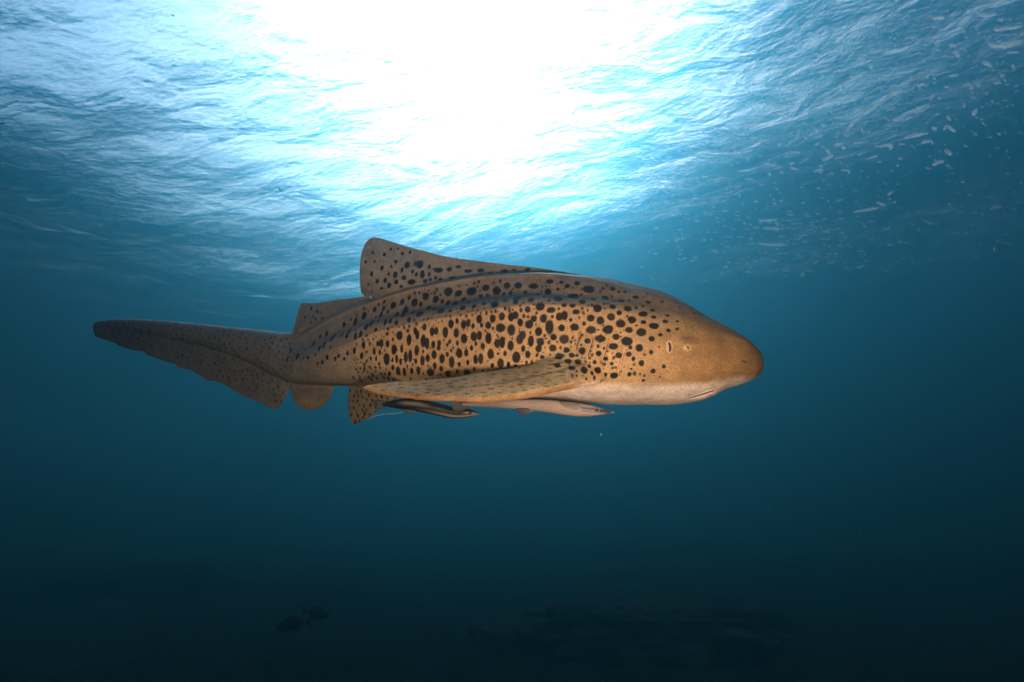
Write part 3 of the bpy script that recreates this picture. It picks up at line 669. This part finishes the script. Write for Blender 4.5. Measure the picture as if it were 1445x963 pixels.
fin('ventral_fin', [(755, 579, 1.112), (748, 583, 1.112), (740, 586, 1.115), (731, 583.5, 1.12)], [(752, 576, 1.112), (745, 576, 1.114), (738, 576, 1.117), (730, 576, 1.12)], rem, MAT_REMDARKFIN)
fin('tail_fin', [(664, 575, 1.175), (655, 579, 1.18), (648, 581, 1.185), (640, 579.5, 1.19), (637, 573, 1.19), (636.5, 566.5, 1.19)], [(662, 568, 1.175), (655, 567.5, 1.18), (649, 567, 1.185), (643, 566.5, 1.188), (640, 566, 1.19), (638, 566, 1.19)], rem, MAT_REMDARKFIN)

T2 = [(678, 584.0, 584.8, 1.235), (671, 580.8, 587.2, 1.235), (663, 577.4, 589, 1.235), (651, 576.6, 590.6, 1.235), (640, 574.8, 590.8, 1.24), (622, 570, 587.8, 1.245), (605, 566, 584, 1.255), (589, 563.4, 581, 1.265), (572, 562.4, 578.8, 1.275), (556, 565, 576, 1.285), (540, 569, 573, 1.295)]
rem2 = empty('remora', P(610, 586, 1.25), 'glossy black remora with a thin pale stripe below the long pectoral fin', 'remora', 'remoras under the shark')
b = mesh_obj('body', *fish_body(T2, 0.8), MAT_REM); adopt(b, rem2)
def c2(px, py, co):
    c = np.tile(np.array([.010, .010, .011]), (len(px), 1)); b_ = curve({r[0]: r[2] for r in T2})(px); t_ = curve({r[0]: r[1] for r in T2})(px); f = (py - t_) / np.maximum(b_ - t_, .5)
    c = mixc(c, [.30, .215, .18], np.exp(-((f - .80) / .10) ** 2) * sstep(575, 640, px) * .95)
    c = mixc(c, [.16, .13, .12], np.exp(-((f - .40) / .13) ** 2) * sstep(556, 574, px) * sstep(612, 590, px) * .9)
    c = mixc(c, [.22, .16, .14], np.exp(-((f - .48) / .08) ** 2) * sstep(652, 660, px) * .7)
    return c
vcolor(b, c2)
eo = mesh_obj('eye', *dome(P(663.5, 583.0, 1.2255), R, U, -F, .0036, .0034, .003), MAT_PUPIL); adopt(eo, rem2)
fin('anal_fin', [(592, 580, 1.262), (586, 582.5, 1.263), (578, 584.3, 1.267), (570, 581, 1.272)], [(590, 577, 1.262), (584, 576, 1.265), (577, 575, 1.268), (570, 574, 1.272)], rem2, MAT_REMDARKFIN)
fin('tail_fin', [(546, 575, 1.29), (540, 577, 1.295), (532, 578, 1.30), (529, 573, 1.305)], [(546, 567, 1.29), (540, 566, 1.295), (533, 565, 1.30), (530, 566, 1.305)], rem2, MAT_REMDARKFIN)

pts = P(*np.array([(519, 593, 1.30), (524, 589.5, 1.30), (532, 586.5, 1.30), (542, 584.6, 1.30), (552, 584.0, 1.30), (561, 583.2, 1.30), (570, 580.5, 1.30)], float).T)
th = mesh_obj('thread', *tube(catmull(pts, 6), .00035, 6), plain('thread_pale', (.45, .42, .38), .5)); tag(th, 'hair-thin pale thread trailing from the spotted pelvic fin', 'thread')

# ------------------------------------------------------------------ two dim reef fish near the bottom
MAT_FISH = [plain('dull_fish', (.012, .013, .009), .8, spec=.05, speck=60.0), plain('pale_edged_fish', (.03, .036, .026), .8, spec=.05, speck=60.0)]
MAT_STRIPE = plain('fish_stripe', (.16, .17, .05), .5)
def reef_fish(px, py, d, length, flip, mat, label):
    c = P(px, py, d); e = empty('reef_fish', c, label, 'fish', 'reef fish below the shark')
    s = -1 if flip else 1; xs = np.linspace(-.5, .5, 26)
    prof = np.interp(xs, [-.5, -.38, -.22, 0, .2, .38, .47, .5], [.028, .04, .12, .19, .185, .12, .05, .008])
    rings = [np.array([[s * x * length, .42 * p * length * math.sin(t), p * length * math.cos(t)] for t in np.linspace(0, 2 * math.pi, 18, endpoint=False)]) for x, p in zip(xs, prof)]
    o = mesh_obj('body', *loft(rings), mat); o.parent = e
    def flat(name, poly, y=0.0, mt=mat):
        poly = np.array(poly) * length; n = len(poly); V = [(s * a, y + q, z) for q in (-.004, .004) for a, z in poly]
        fs = [tuple(range(n))[::-1], tuple(range(n, 2 * n))] + [(i, (i + 1) % n, n + (i + 1) % n, n + i) for i in range(n)]
        o = mesh_obj(name, V, fs, mt, smooth=False); o.parent = e
    flat('tail_fin', [(-.46, .03), (-.60, .16), (-.68, .20), (-.62, .05), (-.60, 0), (-.62, -.05), (-.68, -.20), (-.60, -.16), (-.46, -.03)])
    flat('dorsal_fin', [(.22, .17), (.12, .25), (-.05, .27), (-.22, .20), (-.34, .12), (-.34, .03), (-.1, .1), (.1, .1)])
    flat('anal_fin', [(-.05, -.16), (-.14, -.25), (-.26, -.20), (-.34, -.07), (-.2, -.08)])
    flat('pectoral_fin', [(.2, -.02), (.08, .03), (.02, -.04), (.08, -.10)], y=-.075 * length)
    for q in (-1, 1):
        V, fs = dome(np.array([s * .37 * length, q * .050 * length, .04 * length]), np.array([1., 0, 0]), np.array([0, 0, 1.]), np.array([0, q, 0.]), .026 * length, .026 * length, .012 * length, 4, 14)
        o = mesh_obj('eye', V, fs, MAT_PUPIL); o.parent = e
    e.rotation_euler = (0, rad(-8 if flip else 6), rad(14 if flip else -10))
    return e
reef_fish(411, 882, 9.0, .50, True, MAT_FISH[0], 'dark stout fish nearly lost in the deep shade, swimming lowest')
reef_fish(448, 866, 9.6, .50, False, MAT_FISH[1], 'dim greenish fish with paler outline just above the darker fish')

# ------------------------------------------------------------------ foam floating on the surface
m, N, L, out = new_mat('sea_foam')
df = N('ShaderNodeBsdfDiffuse'); tl = N('ShaderNodeBsdfTranslucent')
nz = N('ShaderNodeTexNoise', i_Scale=22.0, i_Detail=4.0); rp = N('ShaderNodeValToRGB'); rp.color_ramp.elements[0].color = (.7, .72, .73, 1); rp.color_ramp.elements[1].color = (.95, .96, .97, 1)
L(nz.outputs[0], rp.inputs[0]); L(rp.outputs[0], df.inputs[0]); L(rp.outputs[0], tl.inputs[0])
mx = N('ShaderNodeMixShader'); mx.inputs[0].default_value = 0.75; L(df.outputs[0], mx.inputs[1]); L(tl.outputs[0], mx.inputs[2])
L(mx.outputs[0], out.inputs['Surface']); MAT_FOAM = m
def to_surface(px, py, drop=.02):
    d = P(px, py, np.ones_like(np.asarray(px, float))); z = np.full(len(d), SURF - drop)
    for _ in range(7):
        q = d * (z / d[:, 2])[:, None]; z = surf_z(q[:, 0], q[:, 1]) - drop
    return d * (z / d[:, 2])[:, None]
fr_ = np.random.default_rng(12)
def foam_mesh(px_line, hw, name='foam_patch'):
    ln = catmull(np.array(px_line, float), 6) if len(px_line) > 2 else resample(px_line, 9)
    n = max(7, len(ln)); ln = resample(ln, n); hw = np.interp(np.linspace(0, 1, n), np.linspace(0, 1, len(np.atleast_1d(hw))), np.atleast_1d(hw))
    t = np.linspace(0, 1, n); env = np.sqrt(np.clip(1 - (2 * t - 1) ** 4, 0.03, 1)); tg = np.gradient(ln, axis=0); tg /= np.linalg.norm(tg, axis=1, keepdims=True) + 1e-9
    nr = np.stack([-tg[:, 1], tg[:, 0]], -1)
    up = ln + nr * (hw * env * (1 + .35 * fr_.uniform(-1, 1, n)))[:, None]; dn = ln - nr * (hw * env * (1 + .35 * fr_.uniform(-1, 1, n)))[:, None]
    rows = [to_surface(q[:, 0], q[:, 1], dr) for q, dr in ((up, .006), ((up + ln) / 2, .016), (ln, .019), ((dn + ln) / 2, .016), (dn, .006))]
    top = [to_surface(q[:, 0], q[:, 1], -.004) for q in (dn, ln, up)]
    V = np.vstack(rows + top); k = n; m_ = 8; fs = []
    for a in range(m_):
        for j in range(k - 1):
            b2 = (a + 1) % m_; fs.append((a * k + j, a * k + j + 1, b2 * k + j + 1, b2 * k + j))
    fs.append(tuple(a * k for a in range(m_))); fs.append(tuple(a * k + k - 1 for a in range(m_))[::-1])
    return V, fs
FZ = lambda *q: [(1050 + a / 3.658, b / 3.658) for a, b in q]
FOAM = [(FZ((975, 92), (1035, 93)), 10), (FZ((1200, 62), (1212, 74), (1265, 80), (1300, 70)), 8), (FZ((1310, 103), (1340, 103)), 8), (FZ((1290, 155), (1360, 146), (1440, 135)), 9),
 (FZ((1258, 222), (1300, 240), (1370, 228), (1440, 212)), 13), (FZ((855, 198), (885, 192)), 6), (FZ((1060, 236), (1095, 236)), 7), (FZ((1080, 275), (1100, 277), (1108, 300)), 8), (FZ((1228, 320), (1285, 340)), 9),
 (FZ((595, 308), (630, 310)), 6), (FZ((645, 347), (668, 347)), 8), (FZ((480, 450), (505, 442), (518, 455)), 6), (FZ((735, 425), (780, 402), (825, 396)), 3), (FZ((515, 700), (560, 640), (650, 570), (720, 520), (800, 455), (900, 395)), (3, 15, 9, 6, 9, 4)),
 (FZ((910, 398), (955, 402)), 5), (FZ((970, 390), (1015, 384)), 3), (FZ((1058, 394), (1110, 388)), 6), (FZ((1140, 450), (1165, 440), (1180, 455)), 6), (FZ((1200, 440), (1228, 445)), 6), (FZ((1290, 430), (1328, 428)), 6),
 (FZ((1325, 390), (1340, 400)), 7), (FZ((890, 445), (933, 432)), 6), (FZ((620, 510), (675, 502)), 3), (FZ((575, 560), (600, 560)), 5), (FZ((955, 515), (985, 495)), 6), (FZ((1180, 600), (1200, 562)), 8), (FZ((1050, 600), (1065, 625)), 7),
 (FZ((1030, 675), (1050, 652), (1095, 685)), 7), (FZ((130, 523), (173, 523)), 6), (FZ((235, 787), (290, 787)), 5), (FZ((105, 845), (160, 855)), 5), (FZ((235, 850), (265, 840)), 5), (FZ((240, 865), (275, 877)), 5), (FZ((360, 890), (385, 878), (415, 877)), 5),
 (FZ((360, 710), (402, 705)), 5), (FZ((565, 742), (640, 732)), 4), (FZ((465, 750), (505, 742)), 6), (FZ((500, 758), (525, 768)), 6), (FZ((428, 770), (440, 790)), 7), (FZ((405, 830), (460, 800)), 8), (FZ((465, 820), (540, 808)), 4), (FZ((580, 800), (625, 793)), 3),
 (FZ((630, 823), (690, 803)), 4), (FZ((680, 757), (765, 752), (750, 775)), 6), (FZ((765, 618), (795, 622)), 5), (FZ((600, 665), (620, 690)), 6), (FZ((825, 715), (880, 698), (950, 690)), 8), (FZ((970, 660), (995, 670)), 7), (FZ((915, 738), (965, 730), (975, 750)), 6),
 (FZ((1035, 775), (1075, 800)), 10), (FZ((970, 855), (1000, 840), (1035, 832)), 8), (FZ((500, 880), (550, 882)), 4), (FZ((120, 895), (140, 903)), 5), (FZ((185, 885), (205, 900)), 5), (FZ((0, 925), (48, 925)), 4), (FZ((390, 642), (425, 642)), 5), (FZ((360, 672), (385, 672)), 5),
 (FZ((268, 703), (286, 706)), 6), (FZ((170, 748), (195, 744)), 5), (FZ((800, 745), (832, 745)), 4), (FZ((1355, 272), (1425, 268)), 6), (FZ((1380, 345), (1398, 342)), 7),
 ([(1236, 286), (1250, 290)], 2), ([(1204, 300), (1240, 293)], 2), ([(1252, 276), (1262, 270)], 1.5), ([(1070, 312), (1098, 310)], 2), ([(1075, 322), (1102, 323)], 2), ([(1072, 345), (1110, 346)], 2)]
special = {0: 'small bright oval foam patch alone near the edge of the sunlit window', 4: 'thick ragged foam streak trailing off past the other foam', 13: 'long feathered diagonal streak of foam, by far the largest'}
for i, (ln, hw) in enumerate(FOAM):
    hw = tuple(h / 3.2 for h in hw) if isinstance(hw, tuple) else (hw / 2.9 if i < len(FOAM) - 6 else hw)
    V, fs = foam_mesh(ln, hw)
    c = V.mean(0); o = mesh_obj('foam_patch', V - c, fs, MAT_FOAM); o.location = c
    L_ = np.linalg.norm(np.diff(np.array(ln, float), axis=0), axis=1).sum(); wd = 2 * np.max(hw)
    kind_ = ('hooked, curled foam patch drifting on the shaded part of the surface' if len(ln) > 2 else
             'thin straight foam sliver drifting on the shaded part of the surface' if L_ / wd > 4.5 else
             'short plump foam dab drifting on the shaded part of the surface' if L_ / wd < 2.4 else
             'small oblong foam patch drifting on the shaded part of the surface')
    tag(o, special.get(i, kind_), 'foam', 'foam patches on the water surface')
# feathered offshoots of the long streak and flecks too many to count
V_, f_, o_ = [], [], 0
flk = random.Random(3); items = []
for _ in range(900):
    x = flk.uniform(900, 1440); y = flk.uniform(0, 400)
    lo = 40 + (1200 - x) * .55
    if y < lo or y > 420 - (x - 950) * .12: continue
    l = flk.choice([.8, 1.6, 2.5, 4.0, 6.0]); items.append(([(x, y), (x + l, y + flk.uniform(-.9, .4))], flk.uniform(.6, 1.5)))
for _ in range(120):
    t = flk.random(); x = 1190 + 108 * t; y = 190 - 82 * t + flk.gauss(0, 4); l = flk.uniform(4, 15)
    items.append(([(x, y), (x + l * .5, y - 1.2), (x + l, y - l * .35)], flk.uniform(.5, 1.0)))
for _ in range(110):
    x = flk.gauss(1100, 70); y = flk.uniform(300, 385); l = flk.uniform(3, 11)
    items.append(([(x, y), (x + l, y + flk.uniform(-1, 1))], flk.uniform(.4, .8)))
for ln, hw in items:
    v, f = foam_mesh(ln, hw); V_.append(v); f_ += [tuple(k + o_ for k in q) for q in f]; o_ += len(v)
tag(mesh_obj('foam_flecks', np.vstack(V_), f_, MAT_FOAM), 'scattered tiny foam flecks on the water surface', 'foam', kind='stuff')

# ------------------------------------------------------------------ drifting specks in the water
V_, f_, o_ = [], [], 0; sp = random.Random(9)
ico = [(0, 0, 1), (.9, 0, .2), (-.2, .8, 0), (-.7, -.5, .1), (.2, -.9, -.1), (0, .1, -1)]
icf = [(0, 1, 2), (0, 2, 3), (0, 3, 4), (0, 4, 1), (5, 2, 1), (5, 3, 2), (5, 4, 3), (5, 1, 4)]
for _ in range(700):
    d = sp.uniform(.7, 5.0); x, y = sp.uniform(-150, 1600), sp.uniform(-100, 1060); r = sp.uniform(.0005, .0014) * d ** .6
    if 120 < x < 1080 and 330 < y < 600 and d < 1.6: continue
    c = P(x, y, d); s3 = np.array([sp.uniform(.5, 1.6) for _ in range(3)])
    V_.append(c + np.array(ico) * r * s3); f_ += [tuple(k + o_ for k in q) for q in icf]; o_ += 6
tag(mesh_obj('drifting_specks', np.vstack(V_), f_, plain('marine_snow', (.42, .34, .27), .7)), 'fine marine particles drifting in the water', 'particles', kind='stuff')
m_leaf = plain('drift_weed', (.05, .04, .03), .6)
for (x, y, l, a, d) in ((395, 267, 7, .9, 2.6), (575, 90, 4, .3, 2.6), (2, 174, 8, -.1, 2.4), (244, 21, 4, .5, 2.6)):
    q = np.array([(x - l / 2 * math.cos(a), y - l / 2 * math.sin(a)), (x, y + .8), (x + l / 2 * math.cos(a), y + l / 2 * math.sin(a))]); q = catmull(q, 5)
    pt = P(q[:, 0], q[:, 1], np.full(len(q), d)); c = pt.mean(0); V, fs = tube(pt - c, .0028 * np.sin(np.pi * np.linspace(.12, .9, len(q))), 6)
    o = mesh_obj('weed_scrap', V, fs, m_leaf); o.location = c; tag(o, 'tiny dark scrap of weed drifting against the bright water', 'weed', 'weed scraps drifting below the surface')

# ------------------------------------------------------------------ reef outcrops
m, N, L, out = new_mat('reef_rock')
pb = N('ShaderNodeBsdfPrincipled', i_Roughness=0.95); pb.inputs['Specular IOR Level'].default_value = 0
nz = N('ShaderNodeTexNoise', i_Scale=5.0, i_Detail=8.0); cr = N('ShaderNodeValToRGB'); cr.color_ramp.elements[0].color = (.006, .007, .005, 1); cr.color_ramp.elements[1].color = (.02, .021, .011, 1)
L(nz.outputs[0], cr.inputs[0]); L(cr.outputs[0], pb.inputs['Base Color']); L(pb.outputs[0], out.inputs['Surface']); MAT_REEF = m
def outcrop(px, py_top, d, width, depth, zb, seed, label):
    tp = P(px, py_top, d); h = tp[2] - zb; nu_, nv2 = 110, 60; V, fs = [], []
    u = np.linspace(0, 2 * math.pi, nu_, endpoint=False); t = np.linspace(0, 1, nv2)
    Ug, Tg = np.meshgrid(u, t, indexing='ij'); rr = np.sin(Tg * math.pi / 2) ** .7; zz = np.cos(Tg * math.pi / 2) ** .8
    X = rr * np.cos(Ug) * width; Y = rr * np.sin(Ug) * depth; Z = zz * h
    n1_ = vnoise(X * 1.4 + seed, Y * 1.4 + Z * .9, seed, 4); n2_ = 1 - 2 * np.abs(vnoise(X * 3.5 + Z * 2.1, Y * 3.5 - Z * 1.7, seed + 1, 3))
    k = 1 + .22 * n1_ + .10 * n2_; X, Y = X * k, Y * k; Z = Z * (1 + .14 * n1_ * (1 - zz * .3)) + .09 * n2_ * zz
    pts = np.stack([X, Y, Z], -1).reshape(-1, 3); i = np.arange(nu_ * nv2).reshape(nu_, nv2)
    for a in range(nu_):
        for b2 in range(nv2 - 1):
            fs.append((i[a, b2], i[a, b2 + 1], i[(a + 1) % nu_, b2 + 1], i[(a + 1) % nu_, b2]))
    o = mesh_obj('reef_outcrop', pts, fs, MAT_REEF); o.location = (tp[0], tp[1], zb)
    tag(o, label, 'reef', 'reef outcrops on the dark seabed'); return o
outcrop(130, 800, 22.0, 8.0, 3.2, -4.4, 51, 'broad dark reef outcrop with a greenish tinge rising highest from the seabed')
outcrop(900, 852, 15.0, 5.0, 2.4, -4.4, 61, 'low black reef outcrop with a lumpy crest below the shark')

# ------------------------------------------------------------------ the water body
m, N, L, out = new_mat('sea_water')
VD, VG = 0.1, 0.94
SS = np.array([.0060, .0350, .0575]); SA = np.array([.052, .026, .0095])   # scattering, absorption per metre
VC = tuple(SS / VD) + (1,); VA = tuple((1 - SA / (VD - SS)) ** 2) + (1,)
pv = N('ShaderNodeVolumePrincipled')
pv.inputs['Color'].default_value = VC
pv.inputs['Absorption Color'].default_value = VA
pv.inputs['Density'].default_value = VD
pv.inputs['Anisotropy'].default_value = VG
L(pv.outputs[0], out.inputs['Volume'])
E = EXT - 2; zb, zt = -9.0, SURF + 5.0
hv = [(sx * E, sy * E, z) for z in (zb, zt) for sx, sy in ((-1, -1), (1, -1), (1, 1), (-1, 1))]
hf = [(3, 2, 1, 0), (4, 5, 6, 7), (0, 1, 5, 4), (1, 2, 6, 5), (2, 3, 7, 6), (3, 0, 4, 7)]
haze = mesh_obj('haze', hv, hf, m, smooth=False)
tag(haze, 'clear blue sea water filling the whole scene', 'water', kind='stuff')
